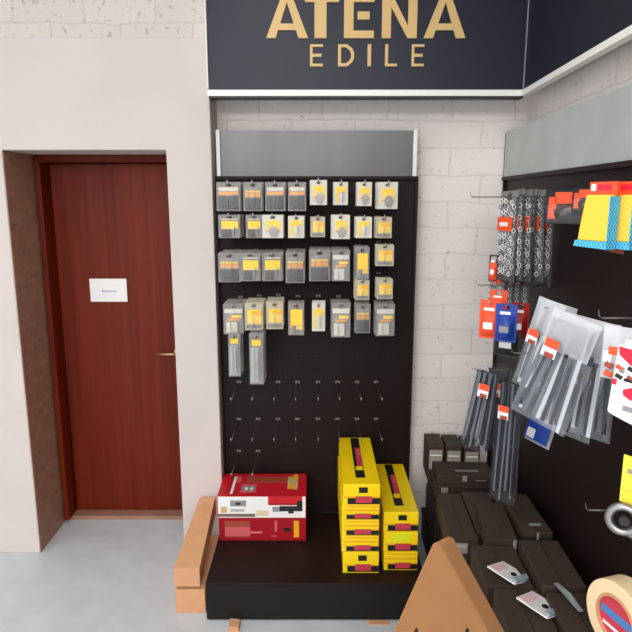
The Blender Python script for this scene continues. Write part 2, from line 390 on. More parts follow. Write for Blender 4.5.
# blister packs for the frontal board: unit outline x -.5...5, z -1..0, facing -Y; scaled to size
def pack_proto(kind):
    t = thing('blister_pack', kind, 'blister pack')
    def card(m, bands):
        b = MB()
        b.box(-.5, .5, 0, .0015, -1, -.16, m); b.box(-.5, -.12, 0, .0015, -.16, 0, m); b.box(.12, .5, 0, .0015, -.16, 0, m); b.box(-.12, .12, 0, .0015, -.06, 0, m)
        b.build('backing_card', t)
        if bands:
            b = MB()
            for i, (x0, x1, z0, z1, mm) in enumerate(bands): b.box(x0, x1, -.001 - .0004 * i, 0, z0, z1, mm)
            b.build('printed_label', t)
    def blister(x0, x1, z0, z1, bul, m=CLEAR):
        b = MB(); b.pillow(x0, x1, z0, z1, -.001, bul, m, 4, 5, False); b.build('blister', t)
    def bits(xs, z0, z1, r, m):
        for x in xs:
            b = MB(); b.tube([(x, -.006, z0), (x, -.006, (z0 + z1) / 2), (x, -.006, z1)], [r * .6, r, r], m, 6); b.build('drill_bit', t)
    if kind == 'grey':
        card(CARDG, [(-.42, .42, -.44, -.33, LABO), (-.42, .42, -.31, -.18, CARDW), (-.42, .42, -.95, -.48, CARDDK)])
        bits((-.22, 0, .22), -.9, -.5, .004, TOOL); blister(-.42, .42, -.95, -.2, .014, CLEAR)
    elif kind == 'dark':
        card(CARDG, [(-.4, .4, -.52, -.38, LABO), (-.4, .4, -.36, -.3, LABY), (-.42, .42, -.96, -.56, CARDDK)])
        bits((-.2, .12), -.9, -.3, .004, TOOLD); blister(-.44, .44, -.96, -.18, .016, CLEAR)
    elif kind == 'white_yellow':
        card(CARDW, [(-.3, .36, -.62, -.24, LABY), (-.3, .36, -.72, -.64, LABO)])
        b = MB(); b.lathe((.05, -.003, -.72), (0, -1, 0), [(.0, 0), (.22, 0), (.22, .004), (0, .004)], TOOL, 12, False); b.build('cutting_disc', t); blister(-.38, .42, -.93, -.4, .01)
    elif kind == 'yellow_bit':
        card(CARDW, [(-.36, .36, -.46, -.2, LABY), (-.36, -.2, -.9, -.46, LABY)])
        bits((.1,), -.88, -.4, .006, TOOL); blister(-.15, .36, -.93, -.36, .014)
    elif kind == 'yellow_dark':
        card(CARDG, [(-.36, .4, -.6, -.26, LABY), (-.36, .4, -.2, -.16, CARDW), (-.36, .1, -.95, -.62, CARDDK)])
        bits((.25,), -.92, -.5, .006, TOOLD); blister(-.4, .42, -.95, -.5, .012)
    elif kind == 'yellow_tall':
        card(CARDG, [(-.3, .4, -.7, -.2, LABY), (-.36, -.3, -.8, -.2, YELP), (.0, .4, -.82, -.72, LABY)])
        bits((-.1,), -.95, -.72, .006, TOOL); blister(-.4, .42, -.97, -.7, .014)
    elif kind == 'yellow_small':
        card(CARDT, [(-.34, .42, -.76, -.26, LABY), (-.1, .42, -.46, -.3, YELP), (-.42, .42, -.94, -.8, CARDG)])
        bits((.0,), -.9, -.5, .005, TOOL); blister(-.3, .42, -.92, -.4, .01)
    elif kind == 'clear':
        card(CARDG, [(-.3, .3, -.55, -.48, LABO), (-.1, .4, -.46, -.36, LABY), (-.44, .44, -.3, -.16, CARDW), (-.36, .2, -.95, -.6, CARDW)])
        bits((-.15, .2), -.92, -.6, .005, TOOL); blister(-.46, .46, -.97, -.18, .02, CLEAR)
    elif kind == 'long':
        card(CARDG, [(-.3, .3, -.24, -.13, LABY), (-.4, .2, -.96, -.28, mat('pale_grey_print', (160, 164, 160), .5))])
        bits((-.12, .14), -.92, -.3, .005, TOOL); blister(-.44, .44, -.97, -.26, .016)
    return t
protos = {}
W_KIND = {'grey': 'grey orange-banded pack', 'dark': 'dark orange-striped pack', 'white_yellow': 'white pack with yellow square',
          'yellow_bit': 'pale yellow-cornered pack', 'yellow_dark': 'yellow-labelled dark pack', 'yellow_tall': 'tall yellow pack',
          'yellow_small': 'small amber pack', 'clear': 'clear orange-lined pack', 'long': 'long narrow pack'}
def stack(where, xc, y0, y1, wpx, kind, n, front=.27, gap=.035):
    for k in range(n):
        tt = front - k * gap
        p0 = onY(xc, y0, YP - front); p1 = onY(xc, y1, YP - front)
        wm = wpx * (onY(317, (y0 + y1) / 2, YP - front).x); hm = p0.z - p1.z
        if kind not in protos: o = protos[kind] = pack_proto(kind)
        else: o = dup(protos[kind])
        jit = 0 if k == 0 else random.uniform(-.004, .004)
        o.location = (p0.x + jit, YP - tt, p0.z); o.scale = (wm, 1, hm); o.rotation_euler = (R(random.uniform(-2.5, 0)), 0, R(random.uniform(-4, 4)))
        pos = 'front' if k == 0 else f'{ORD[k]} back'
        tag(o, f'{W_KIND[kind]}, {pos}, {where}', 'blister pack', 'blister packs on the dark pegboard')
    hook((p0.x, YP, p0.z - .1 * hm), f'wire hook carrying blister packs, {where} from the door', front + .02, 0, 'loaded hooks on the dark pegboard')
r1 = [(228, 182, 211, 24, 'grey', 4), (252.5, 182, 211, 19, 'dark', 4), (275, 182, 211, 20, 'grey', 4), (297, 182, 211, 18, 'grey', 4), (318.5, 180, 205, 17, 'white_yellow', 3), (341, 182, 205, 14, 'yellow_bit', 3), (364.5, 182, 206, 15, 'white_yellow', 3), (388, 182, 209, 20, 'white_yellow', 4)]
r2 = [(229, 215, 238, 22, 'yellow_dark', 4), (253.5, 215, 238, 16, 'yellow_dark', 4), (272.5, 215, 238, 21, 'white_yellow', 4), (296, 216, 238, 16, 'yellow_bit', 3), (318, 217, 237, 14, 'yellow_small', 3), (341, 215, 239, 18, 'white_yellow', 3), (364, 217, 238, 16, 'yellow_bit', 3), (384, 217, 238, 16, 'yellow_small', 3)]
r3 = [(229, 253, 282, 22, 'dark', 6), (250, 253, 281, 20, 'yellow_dark', 6), (272, 253, 281, 20, 'yellow_dark', 6), (295, 252, 283, 19, 'dark', 6), (319.5, 250, 281, 21, 'dark', 6), (341, 250, 281, 18, 'clear', 6), (362.5, 247, 279, 14, 'yellow_tall', 4), (385, 245, 266, 18, 'yellow_small', 3)]
r4 = [(233, 304, 334, 20, 'clear', 5), (253.5, 303, 330, 18, 'yellow_small', 5), (274.5, 302, 329, 17, 'yellow_small', 5), (296, 303, 335, 16, 'yellow_tall', 3), (318.5, 303, 331, 13, 'yellow_bit', 3), (341, 303, 337, 19, 'clear', 4), (363, 304, 333, 15, 'dark', 3), (385.5, 304, 336, 19, 'clear', 4)]
for rn, rows in (('top', r1), ('second', r2), ('third', r3), ('fourth', r4)):
    for i, a in enumerate(rows): stack(f'{ORD[i]} stack in {rn} row', *a)
stack('extra stack under the seventh of third row', 362.5, 280, 300, 14, 'yellow_small', 3)
stack('extra stack under the eighth of third row', 385, 279, 299, 16, 'yellow_small', 3)
stack('lowest stack nearest the door', 234, 333, 376, 12, 'long', 3, .29)
stack('lowest stack beside the nearest one', 256, 333, 384, 14, 'long', 4, .29)

# ------------------------------------------------------------------ goods on the base shelf
def carton(name, label, x0, x1, y0, y1, z0, z1, m, cat, group=None, decals=(), face='front'):
    cx, cy = (x0 + x1) / 2, (y0 + y1) / 2
    t = thing(name, label, cat, (cx, cy, z0), (0, 0, 0), group)
    return t
# two red boxes
def red_boxes():
    X0, X1 = onY(219, 538, 2.57).x, onY(306, 538, 2.57).x; w = X1 - X0; yf = 2.575; dp = YP - .03 - yf
    zt = onY(260, 496, yf).z; zm = onY(260, 517.5, yf).z
    cx = (X0 + X1) / 2; hw = w / 2
    t = thing('tool_box', 'plain deep red carton lying under the white-fronted one on the dark base shelf', 'box', (cx, yf, ZPL), (0, 0, 0), 'red tool cartons')
    H = zm - ZPL
    b = MB(); b.box(-hw, hw, 0, dp, 0, H - .001, DRED); b.build('carton', t, .002)
    b = MB(); f = lambda u0, u1, v0, v1, m, e=.0012: b.box(-hw + u0 * w, -hw + u1 * w, -e, .0005, v0 * H, v1 * H, m)
    f(.07, .36, .15, .85, BROWNP); f(.07, .36, .2, .6, mat('pale_red_print', (208, 92, 96), .5), .0018); f(.36, .5, .32, .4, mat('pale_red_print2', (214, 110, 112), .5)); f(.64, .67, .4, .86, mat('pale_red_print', (208, 92, 96), .5)); f(.6, .66, .16, .24, PINK); f(.86, .92, .15, .86, YELP); f(.75, .82, .4, .56, BLACKP)
    b.build('printed_label', t)
    t = thing('tool_box', 'red topped carton with a white printed front lying on the deep red carton', 'box', (cx, yf - .004, zm), (0, 0, 0), 'red tool cartons')
    H = zt - zm
    b = MB(); b.box(-hw - .004, hw, 0, dp, 0, H, RED); b.build('carton', t, .002)
    b = MB()
    f = lambda u0, u1, v0, v1, m, e=.001: b.box(-hw + u0 * w, -hw + u1 * w, -e, .0005, v0 * H, v1 * H, m)
    f(.0, .995, .02, .99, WHITE); f(.57, .96, .62, .99, RED, .0016); f(.58, .96, .6, .7, DRED, .0018); f(.62, .72, .3, .52, GREYP, .0018); f(.7, .96, .32, .56, TOOLD, .002); f(.8, .86, .22, .36, BLACKP, .0022); f(.9, .96, .5, .8, BLACKP, .0022)
    f(.14, .32, .55, .82, GREYP, .0018); f(.2, .26, .62, .72, BLACKP, .002); f(.03, .1, .25, .52, mat('tan_print', (200, 170, 110), .5), .0018); f(.0, .42, .06, .2, mat('taupe_print', (118, 100, 92), .5), .0018); f(.43, .57, .1, .36, mat('sand_print', (216, 200, 168), .5), .0018); f(.14, .3, .3, .42, mat('silver_print', (176, 174, 178), .5), .0018)
    b.build('front_print', t)
    b = MB(); g = lambda u0, u1, v0, v1, m, e=.001: b.box(-hw + u0 * w, -hw + u1 * w, v0 * dp, v1 * dp, H - .0005, H + e, m)
    g(.13, .16, .1, .85, WHITE); g(.16, .22, .6, .85, mat('pale_red_print', (208, 92, 96), .5)); g(.28, .8, .58, .84, BROWNP); g(.24, .42, .16, .5, mat('pale_red_print', (208, 92, 96), .5)); g(.26, .4, .22, .42, GREYP, .0013); g(.29, .32, .26, .36, WHITE, .0016); g(.35, .38, .26, .36, WHITE, .0016)
    g(.78, .9, .3, .84, mat('tan_print', (200, 170, 110), .5), .0014); g(.79, .86, .3, .46, YELP, .0018); g(.84, .9, .74, .95, YELP, .0018); g(.1, .13, .2, .9, DRED)
    b.build('top_print', t)
red_boxes()
# yellow boxes in two stacks
def yellow_box(x0, x1, yf, yb, z0, z1, label, style, rz=0):
    w = x1 - x0; hw = w / 2; H = z1 - z0; dp = yb - yf
    t = thing('power_tool_box', label, 'box', ((x0 + x1) / 2, yf, z0 + .0005), (0, 0, rz), 'yellow tool boxes in two stacks')
    b = MB(); b.box(-hw, hw, 0, dp, 0, H - .002, YEL); b.build('carton', t, .0025)
    b = MB(); f = lambda u0, u1, v0, v1, m, e=.001: b.box(-hw + u0 * w, -hw + u1 * w, -e, .0005, v0 * H, v1 * H, m)
    f(.12, .99, .06, .34, BLACKP); f(.34, .78, .12, .42, PINK, .0014); f(.02, .99, .36, .42, YELP, .0012)
    if style == 'spot': f(.42, .66, .58, .84, BLACKP)
    elif style == 'lime': f(.2, .78, .5, .92, LIME)
    else: f(.06, .99, .6, .68, YELP); f(.1, .95, .86, .92, YELP)
    b.build('front_print', t)
    b = MB(); g = lambda u0, u1, v0, v1, m, e=.001: b.box(-hw + u0 * w, -hw + u1 * w, v0 * dp, v1 * dp, H - .0025, H - .002 + e, m)
    g(.36, .62, .12, .98, BLACKP); g(.4, .6, .26, .34, YEL, .0012); g(.45, .62, .34, .74, PINK, .0014); g(.5, .62, .56, .7, mat('pale_red_print', (208, 92, 96), .5), .0018)
    b.build('top_print', t)
yf = 2.325
zz = [ZPL] + [onY(360, y, yf).z for y in (552, 536, 520, 505, 483.5)]
xa, xb = onY(343, 560, yf).x, onY(379, 560, yf).x
nl = ['bottom', 'second from the bottom', 'third from the bottom', 'fourth from the bottom', 'topmost']
for k in range(5):
    off = [0, -.006, -.006, -.006, -.002][k]
    yellow_box(xa + off, xb + off * .3, yf + (0 if k < 4 else -.004), YP - .02, zz[k], zz[k + 1], f'yellow tool box, {nl[k]} of the taller stack nearer the red cartons', ['spot', 'plain', 'plain', 'plain', 'spot'][k])
yf = 2.345
zz = [ZPL] + [onY(400, y, yf).z for y in (552, 532, 512)]
xa, xb = onY(384, 550, yf).x, onY(418, 550, yf).x
for k in range(3):
    yellow_box(xa - .002 * k, xb - .001 * k, yf, YP - .02, zz[k], zz[k + 1], f"yellow and black tool box, {['bottom', 'middle', 'topmost'][k]} of the shorter stack next to the black cartons", ['plain', 'lime', 'spot'][k])
# kraft cartons at the foot of the stand
t = thing('long_carton', 'long brown cardboard carton lying flat on the floor beside the dark plinth', 'carton', (0, 0, 0), (0, 0, 0), 'long cartons beside the plinth')
b = MB(); b.box(-.600, -.474, 2.31, 2.735, 0, .112, CARD); b.build('carton', t, .002)
t = thing('long_carton', 'tapering brown carton resting tilted on top of the flat one beside the plinth', 'carton', (0, 0, 0), (0, 0, 0), 'long cartons beside the plinth')
def quadbox(b, A0, A1, B0, B1, th, m):
    """top-face corners front-left, front-right, back-left, back-right, dropped by th"""
    b.prism([A0, A1, B1, B0], (0, 0, -th), m)
fl, fr = onY(173, 569, 2.31), onY(199.5, 569, 2.31); bl, br_ = onY(200, 497, 2.735), onY(215.2, 497, 2.735)
b = MB(); quadbox(b, fl, fr, bl, br_, .084, CARD); b.build('carton', t, .002)
p = onZ(234, 627, .0)
b = MB(); b.prism([(-.022, 0, 0), (.026, 0, 0), (.022, 0, .022), (-.018, 0, .026)], (0, .05, 0), CARD)
tag(b.build('wood_block', loc=(p.x, p.y - .03, 0)), 'small pale wood block on the floor in front of the dark plinth', 'wood block')
p = onZ(377, 621, 0)
b = MB(); b.prism([(-.04, 0, 0), (.05, 0, 0), (.05, 0, .004), (-.03, 0, .006)], (0, .025, 0), CARD)
tag(b.build('cardboard_scrap', loc=(p.x, p.y - .025, 0)), 'flat scrap of brown cardboard at the foot of the plinth', 'cardboard scrap')

# gabled carton in front
def gable():
    Y0 = 1.36
    ap0, ap1 = onY(431, 544, Y0), onY(442, 544, Y0); lw, rw = onY(393, 632, Y0), onY(489, 632, Y0)
    k = (ap0.z - .62) / (ap0.z - lw.z)
    fl = ap0 + (lw - ap0) * k; frr = ap1 + (rw - ap1) * k
    cx = (fl.x + frr.x) / 2; o = Vector((cx, Y0, 0))
    t = thing('gabled_carton', 'large brown cardboard carton with a gable shaped top in front of the black cartons', 'carton', o)
    dv = Vector((.04, .03, 0))
    base = [Vector((fl.x + .02 - cx, 0, 0)), Vector((frr.x - .02 - cx, 0, 0)), Vector((frr.x - .02 - cx, 0, .6))]
    pts = base + [frr - o, ap1 - o + Vector((-.005, 0, 0)), (ap0 + ap1) / 2 - o + Vector((-.004, 0, .004)), ap0 - o + Vector((.003, 0, -.001)), fl - o, Vector((fl.x + .02 - cx, 0, .6))]
    b = MB(); b.prism(pts, dv, CARD2); b.build('carton', t, .003)
    for px, py in ((416, 630), (467, 630)):
        q = onY(px, py, Y0) - o; f = .5
        b = MB(); b.prism([q + Vector((-.011, 0, -.02)) * f, q + Vector((.011, 0, -.02)) * f, q + Vector((.009, 0, .004)) * f, q + Vector((.002, 0, .014)) * f, q + Vector((-.006, 0, .006)) * f], (0, -.001, 0), HOLE)
        b.build('hand_slot', t)
gable()

# ------------------------------------------------------------------ the side rack
LR = 3.2
t = thing('side_rack', 'long dark pegboard rack with steel header running along the side wall', 'display rack', FP, (0, 0, RANG))
# local: x runs along the rack away from the viewer (-) ... towards (+ = towards camera), -y looks out
b = MB(); b.box(0.0, LR, 0, .02, .16, zh0, PEG); b.build('back_panel', t)
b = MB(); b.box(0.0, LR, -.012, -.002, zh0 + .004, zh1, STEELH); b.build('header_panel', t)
b = MB(); b.box(-.008, .008, -.012, .09, 0, zh1, DARK); b.build('upright', t, .002)
b = MB(); b.box(1.0 - .012, 1.0 + .012, .021, .09, 0, zh0, DARK); b.build('upright', t, .002)
b = MB(); b.box(-.0, LR, -.02, .012, zh0 - .012, zh0 + .004, DARK); b.build('panel_cap', t)
b = MB(); b.box(0.02, LR, -.345, -.001, .14, .16, DARK); b.build('base_shelf', t)
b = MB(); b.box(0.02, LR, -.34, -.32, .004, .139, PLINTHF); b.build('kick_board', t)

def rack_hook(px, py, t0, label, L):
    """hook whose tip shows at (px, py) when it is L long"""
    tip = onR(px, py, L); base = tip - NR * L
    return hook(base, label, L / 1.03, RANG, 'hooks on the side rack'), base
def R3(base, t, dz=0, ds=0): return base + NR * t + Vector((0, 0, dz)) + UR * ds

# -- chain packs
def chain_pack():
    t = thing('chain_pack', '', 'hardware pack')
    b = MB(); b.box(-.055, .055, .001, .0025, -.30, -.02, CARDDK); b.box(-.055, -.012, .001, .0025, -.02, 0, CARDG); b.box(.012, .055, .001, .0025, -.02, 0, CARDG); b.box(-.012, .012, .001, .0025, -.006, 0, CARDG); b.build('backing_card', t)
    b = MB()
    for cx in (-.042, -.026, -.01, .007, .024, .041):
        for j in range(13):
            b.torus((cx + .003 * math.sin(j * 2.1 + cx * 90), -.008, -.034 - j * .0195 - .006 * math.sin(cx * 300)), (1, 0, 0) if j % 2 else (0, 1, 0), .0078, .0024, CHAINM if (j + int(cx * 1000)) % 2 else WHITE, 8, 4, 1.0)
    b.build('chain', t)
    b = MB(); b.pillow(-.053, .053, -.297, -.022, 0, .018, SOFTBAG, 5, 6, False); b.build('clear_bag', t)
    b = MB(); b.box(-.045, .045, -.0195, -.018, -.13, -.085, ORANGE); b.box(-.03, .02, -.0205, -.0195, -.115, -.102, WHITE); b.build('printed_label', t)
    return t
h1, base1 = rack_hook(470, 197, 0, 'long wire hook carrying chain packs at the far end of the side rack', .30)
cp = None
for k in range(7):
    tt = .155 - k * .0215
    if cp is None: o = cp = chain_pack()
    else: o = dup(cp)
    o.location = R3(base1, tt, .022 + .004 * (k % 2), 0); o.rotation_euler = (0, R(random.uniform(-5, 5)), RANG + R(22 + random.uniform(-8, 8))); o.scale = (1, .85, 1.12)
    tag(o, f'clear bag of steel chain with orange label, {"outermost" if k == 0 else ORD[k] + " from outside"} on the top far hook', 'hardware pack', 'chain bags on the side rack')
h2, base2 = rack_hook(476, 285, 0, 'wire hook under the chain packs at the far end of the side rack', .27)
def small_pack(name, body, lab, cat, w=.06, h=.11, th=.022, bodymat=None, tool=True):
    t = thing(name, lab, cat)
    b = MB(); b.box(-w / 2, w / 2, .0, .002, -h, -.018, body); b.box(-w / 2, -.01, 0, .002, -.018, 0, body); b.box(.01, w / 2, 0, .002, -.018, 0, body); b.box(-.01, .01, 0, .002, -.005, 0, body); b.build('backing_card', t)
    b = MB(); b.pillow(-w * .42, w * .42, -h * .95, -h * .3, -.0005, th, bodymat or body, 6, 6, False); b.build('moulded_tray', t)
    b = MB(); b.box(-w * .3, w * .2, -.0022, -.001, -h * .28, -h * .2, WHITE); b.box(-w * .22, w * .22, -th * .96 - .002, -th * .9, -h * .72, -h * .55, WHITE if tool else GREYP); b.build('printed_label', t)
    return t
# a second row of chain bags in the shade under the first
for k in range(4):
    o = dup(cp); o.location = R3(base1, .15 - k * .03, -.255, -.115); o.rotation_euler = (0, 0, RANG + R(20 + random.uniform(-6, 6))); o.scale = (1, .85, .6)
    tag(o, f'short chain bag with orange label below the long ones, {"outermost" if k == 0 else ORD[k] + " from outside"}', 'hardware pack', 'short chain bags on the side rack')
# coloured packs
def put(o, px, py, t, turn, roll=0, sc=None, hpx=None, h=None):
    """hang a pack on the rack t metres out; hpx / h set its real size from its seen height"""
    o.location = onR(px, py, t); o.rotation_euler = (0, R(roll), RANG + R(turn))
    if hpx:
        k = hpx * (o.location.y * math.cos(PITCH) + (CAMZ - o.location.z) * math.sin(PITCH)) / F / h
        sc = tuple(k * v for v in (sc or (1, 1, 1)))
    if sc: o.scale = sc
    return o
put(small_pack('plug_pack', ORANGE, 'bright orange pack, outermost of the small packs under the chain bags', 'hardware pack', .07, .13, .026), 491, 300, .28, 62)
o = put(small_pack('plug_pack', ORANGE, 'orange pack just behind the bright orange one beneath the chain bags', 'hardware pack', .06, .10, .02), 499, 290, .22, 62)
put(small_pack('plug_pack', BLUE, 'blue pack hanging between the orange and dark red packs', 'hardware pack', .068, .125, .026, None, False), 507, 304, .24, 62)
put(small_pack('plug_pack', mat('dark_red_pack', (150, 26, 20), .45), 'dark red pack hanging beside the blue one', 'hardware pack', .06, .12, .026), 521, 303, .17, 58)
put(small_pack('plug_pack', TOOLD, 'dark pack hanging lowest below the blue one', 'hardware pack', .09, .12, .02), 508, 322, .21, 60)
put(small_pack('hardware_blister', TOOLD, 'orange topped small blister at the left edge of the chain bags', 'hardware pack', .03, .09, .015, ORANGE), 494, 255, .25, 60)
# tool blister with orange backing
def tool_blister(lab):
    t = thing('tool_blister', lab, 'tool pack')
    b = MB(); b.box(-.08, .08, 0, .002, -.1, 0, BLACKP); b.build('backing_card', t)
    b = MB(); b.box(-.05, .04, -.0015, 0, -.04, -.006, ORANGE); b.box(-.07, -.045, -.0015, 0, -.085, -.02, ORANGE); b.build('printed_label', t)
    b = MB(); b.tube([(-.035, -.012, -.07), (.0, -.013, -.058), (.055, -.012, -.05)], [.016, .013, .009], TOOL, 10); b.build('tool', t)
    b = MB(); b.pillow(-.075, .075, -.096, -.042, -.001, .026, CLEAR, 6, 4, False); b.build('blister', t)
    return t
put(tool_blister('black blister pack with orange label and a steel tool beside the sponges'), 572, 190, .04, 42, 0, None, 34, .1)
put(tool_blister('smaller orange and black blister tucked behind the yellow sponges'), 591, 188, .03, 40, 0, (.8, .8, .8), 30, .1)
for px, py, lab in ((570, 222, 'rust coloured shelf ticket under the tool blister'), (617, 251, 'rust coloured shelf ticket under the yellow sponges')):
    b = MB(); b.box(-.045, .045, -.003, 0, -.006, .006, mat('rust_ticket', (120, 66, 52), .5)); put(tag(b.build('shelf_ticket'), lab, 'ticket', 'tickets on the side rack'), px, py, .004, 0)
# sponges
def sponge_pack(lab):
    t = thing('sponge_pack', lab, 'sponge pack')
    b = MB(); n = 8; hw, H, th = .066, .155, .034
    pts = []
    for k in range(n + 1):
        v = k / n; pts.append(Vector((-hw - .012 * math.sin(math.pi * v * .5) + .016 * (1 - v), 0, -.025 - v * H * .86)))
    outline = pts + [Vector((hw, 0, -.025 - H * .86)), Vector((hw, 0, -.025))]
    b.prism([p + Vector((0, -th, 0)) for p in outline], (0, th, 0), SPONGE); b.build('sponge', t, .005)
    b = MB(); b.prism([Vector((-hw - .02, -th - .004, -.158)), Vector((hw + .004, -th - .004, -.158)), Vector((hw + .004, -th - .004, -.180)), Vector((-hw - .026, -th - .004, -.176))], (0, th + .012, 0), CHECK)
    b.box(hw + .001, hw + .005, -th - .004, .012, -.158, -.03, CHECK); b.build('checked_cloth', t)
    b = MB(); b.box(-hw + .01, hw + .006, -.012, .006, -.026, .012, ORANGE); b.box(-hw + .018, -hw + .04, -.0135, -.012, -.014, .006, WHITE); b.box(-hw + .05, hw - .02, -.0135, -.012, -.012, .004, REDW); b.build('header_card', t)
    return t
sp_ = sponge_pack('yellow sponge pack on blue checked cloth, outermost under its orange header')
put(sp_, 604, 186, .17, 28, 0, (.72, .8, 1), 62, .18)
for k, lab in ((1, 'yellow sponge pack, middle one of the row on the side rack'), (2, 'yellow sponge pack, nearest the board of the row on the side rack')):
    o = dup(sp_, lab); o.location = sp_.location - NR * (.045 * k) + UR * (.012 * k); o.rotation_euler = sp_.rotation_euler; o.scale = sp_.scale
for o in [o for o in SC.objects if o.name.startswith('sponge_pack')]: o['group'] = 'sponge packs on the side rack'

# -- cable tie bags
def tie_bag(lab, w, h, mats, n, fan=.1, bag=HAZY, group=None, label_at=(.0, .42), hazy=.42):
    t = thing('cable_tie_bag', lab, 'cable tie bag', group=group)
    rnd = random.Random(lab)
    for k in range(n):
        u = (k + .5) / n - .5
        m = mats[k % len(mats)]
        x0 = u * w * .8; x1 = u * w * (1 + fan) + rnd.uniform(-.004, .004); zl = -h * rnd.uniform(.9, 1.0)
        y0 = rnd.uniform(-.012, .012); y1 = rnd.uniform(-.012, .012); tw = w / n * .6
        b = MB(); b.prism([Vector((x0 - tw, y0, -.03 * h / .3)), Vector((x0 + tw, y0, -.03 * h / .3)), Vector((x1 + tw * .8, y1, zl)), Vector((x1 - tw * .8, y1, zl))], (0, .002, 0), m)
        b.box(x0 - tw * 1.3, x0 + tw * 1.3, y0 - .003, y0 + .004, -.03 * h / .3, -.03 * h / .3 + .008, m)
        b.build('cable_tie', t)
    b = MB(); b.pillow(-w * .5, w * .5, -h * hazy, 0, 0, .02, bag, 6, 6); b.build('bag_top', t)
    b = MB(); b.pillow(-w * (.5 + fan * .4), w * (.5 + fan * .4), -h * 1.01, -h * hazy, 0, .017, DARKBAG if bag is DARKBAG else SOFTBAG, 6, 6); b.build('clear_bag', t)
    lx, lz = label_at
    b = MB(); b.box(lx - .02, lx + .02, -.0245, -.0225, -h * lz - .05, -h * lz, WHITE); b.box(lx - .018, lx + .02, -.0255, -.0245, -h * lz - .022, -h * lz + .002, ORANGE); b.box(lx - .01, lx + .016, -.0255, -.0245, -h * lz - .05, -h * lz - .036, BROWNP); b.build('printed_label', t)
    return t
G1 = 'pale cable tie bags on the side rack'
rack_hook(511, 353, 0, 'wire hook behind the pale cable tie bags', .26)
rack_hook(585, 510, 0, 'bare wire hook low on the side rack by the yellow card', .2)
put(tie_bag('slim bag of pale grey cable ties, first one out from the far end', .1, .33, [TIEG, TIEW, TIEG], 8, .05, group=G1, label_at=(-.02, .34)), 553, 301, .16, 45, 14, None, 98, .33)
put(tie_bag('bag of grey cable ties pressed behind the first slim bag', .11, .3, [TIEG, TIEK, TIEW], 8, .05, group=G1), 562, 304, .10, 45, 11, None, 90, .3)
put(tie_bag('big tilted bag of grey cable ties fanned out to the side', .13, .32, [TIEG, TIEW, TIEK, TIEG, TIEK], 13, .3, group=G1, label_at=(-.03, .24), hazy=.34), 578, 317, .2, 48, 16, None, 124, .32)
put(tie_bag('bag of grey cable ties hanging straight in the middle of the fan', .12, .33, [TIEG, TIEK, TIEW, TIEK], 11, .15, group=G1, hazy=.34), 590, 318, .15, 45, 7, None, 128, .33)
put(tie_bag('bag of dark grey cable ties hanging straight beside the red and white pack', .11, .33, [TIEG, TIEK], 9, .1, group=G1, hazy=.34), 601, 322, .1, 42, 1, None, 122, .33)
G2 = 'black cable tie bags on the side rack'
put(tie_bag('short bag of black cable ties nearest the block wall', .1, .34, [TIEK, TIEG, TIEK], 12, .1, DARKBAG, G2, (0, .2)), 490, 366, .27, 60, 8, None, 92, .34)
put(tie_bag('short bag of black cable ties just behind the one nearest the block wall', .09, .33, [TIEK], 11, .1, DARKBAG, G2, (0, .2)), 500, 364, .2, 60, 4, None, 92, .33)
put(tie_bag('longest bag of black cable ties reaching down to the black cartons', .1, .5, [TIEK, TIEK, TIEG], 14, .02, DARKBAG, G2, (-.01, .25)), 512, 372, .2, 50, 1, None, 140, .5)
# blue pack behind the fan
def blue_bag():
    t = thing('blue_label_bag', 'clear bag with blue lower label hanging behind the fanned cable ties', 'hardware pack')
    b = MB(); b.pillow(-.04, .04, -.15, 0, 0, .014, HAZY, 5, 6); b.build('clear_bag', t)
    b = MB(); b.box(-.036, .036, -.018, -.016, -.135, -.07, BLUE); b.box(-.03, -.006, -.019, -.018, -.13, -.1, WHITE); b.build('printed_label', t)
    return t
put(blue_bag(), 550, 399, .06, 45, 12, None, 52, .15)
# fittings bag and red-white pack at the frame edge
t = thing('fittings_bag', 'clear bag of orange and brown fittings above the red and white pack', 'hardware pack')
b = MB(); b.pillow(-.075, .075, -.17, 0, 0, .025, HAZY, 6, 6); b.build('clear_bag', t)
b = MB(); b.box(-.045, .07, -.03, -.027, -.085, -.06, ORANGE); b.box(-.06, -.035, -.03, -.027, -.11, -.075, WHITE); b.box(.0, .06, -.03, -.027, -.052, -.03, WHITE); b.build('printed_label', t)
for q in range(7):
    b = MB(); a = (-.05 + (q % 4) * .034, -.028, -.115 - (q // 4) * .028); b.tube([a, (a[0] + .02, a[1], a[2] - .008)], .0095, (BROWNP, ORANGE, TOOLD)[q % 3], 8); b.build('fitting', t)
put(t, 630, 328, .22, 45, 0, None, 56, .17)
rack_hook(598, 318, 0, 'wire hook carrying the fittings bag', .23)
def red_white():
    t = thing('glove_pack', 'white pack with a red curved top and black print at the rack edge', 'hardware pack')
    b = MB(); W, H = .15, .19; arc = [Vector((-W / 2 + W * k / 8, 0, -H + .03 * (1 - math.sin(math.pi * (.12 + .5 * k / 8))) )) for k in range(9)]
    b.prism(arc + [Vector((W / 2, 0, -.012)), Vector((-W / 2, 0, 0))], (0, .03, 0), WHITE); b.build('pack', t, .006)
    b = MB()
    rp = lambda pts: b.prism([Vector((x, -.0012, z)) for x, z in pts], (0, .0016, 0), REDW)
    rp([(-W / 2 + .004, -.004), (W / 2, -.012), (W / 2, -.08), (.0, -.066), (-.04, -.042), (-W / 2 + .008, -.024)])
    b.box(-W / 2 + .002, -W / 2 + .012, -.0014, 0, -.098, -.084, REDW)
    rp([(-.046, -.105), (-.03, -.096), (-.012, -.1), (-.008, -.118), (-.026, -.126), (-.044, -.118)])
    b.box(-.048, -.02, -.0014, 0, -.084, -.077, BLACKP); b.box(-.01, .05, -.0014, 0, -.097, -.088, GREYP); b.box(-.062, -.05, -.0014, 0, -.066, -.052, GREYP); b.box(-.04, -.01, -.0014, 0, -.155, -.142, GREYP)
    b.build('printed_label', t); return t
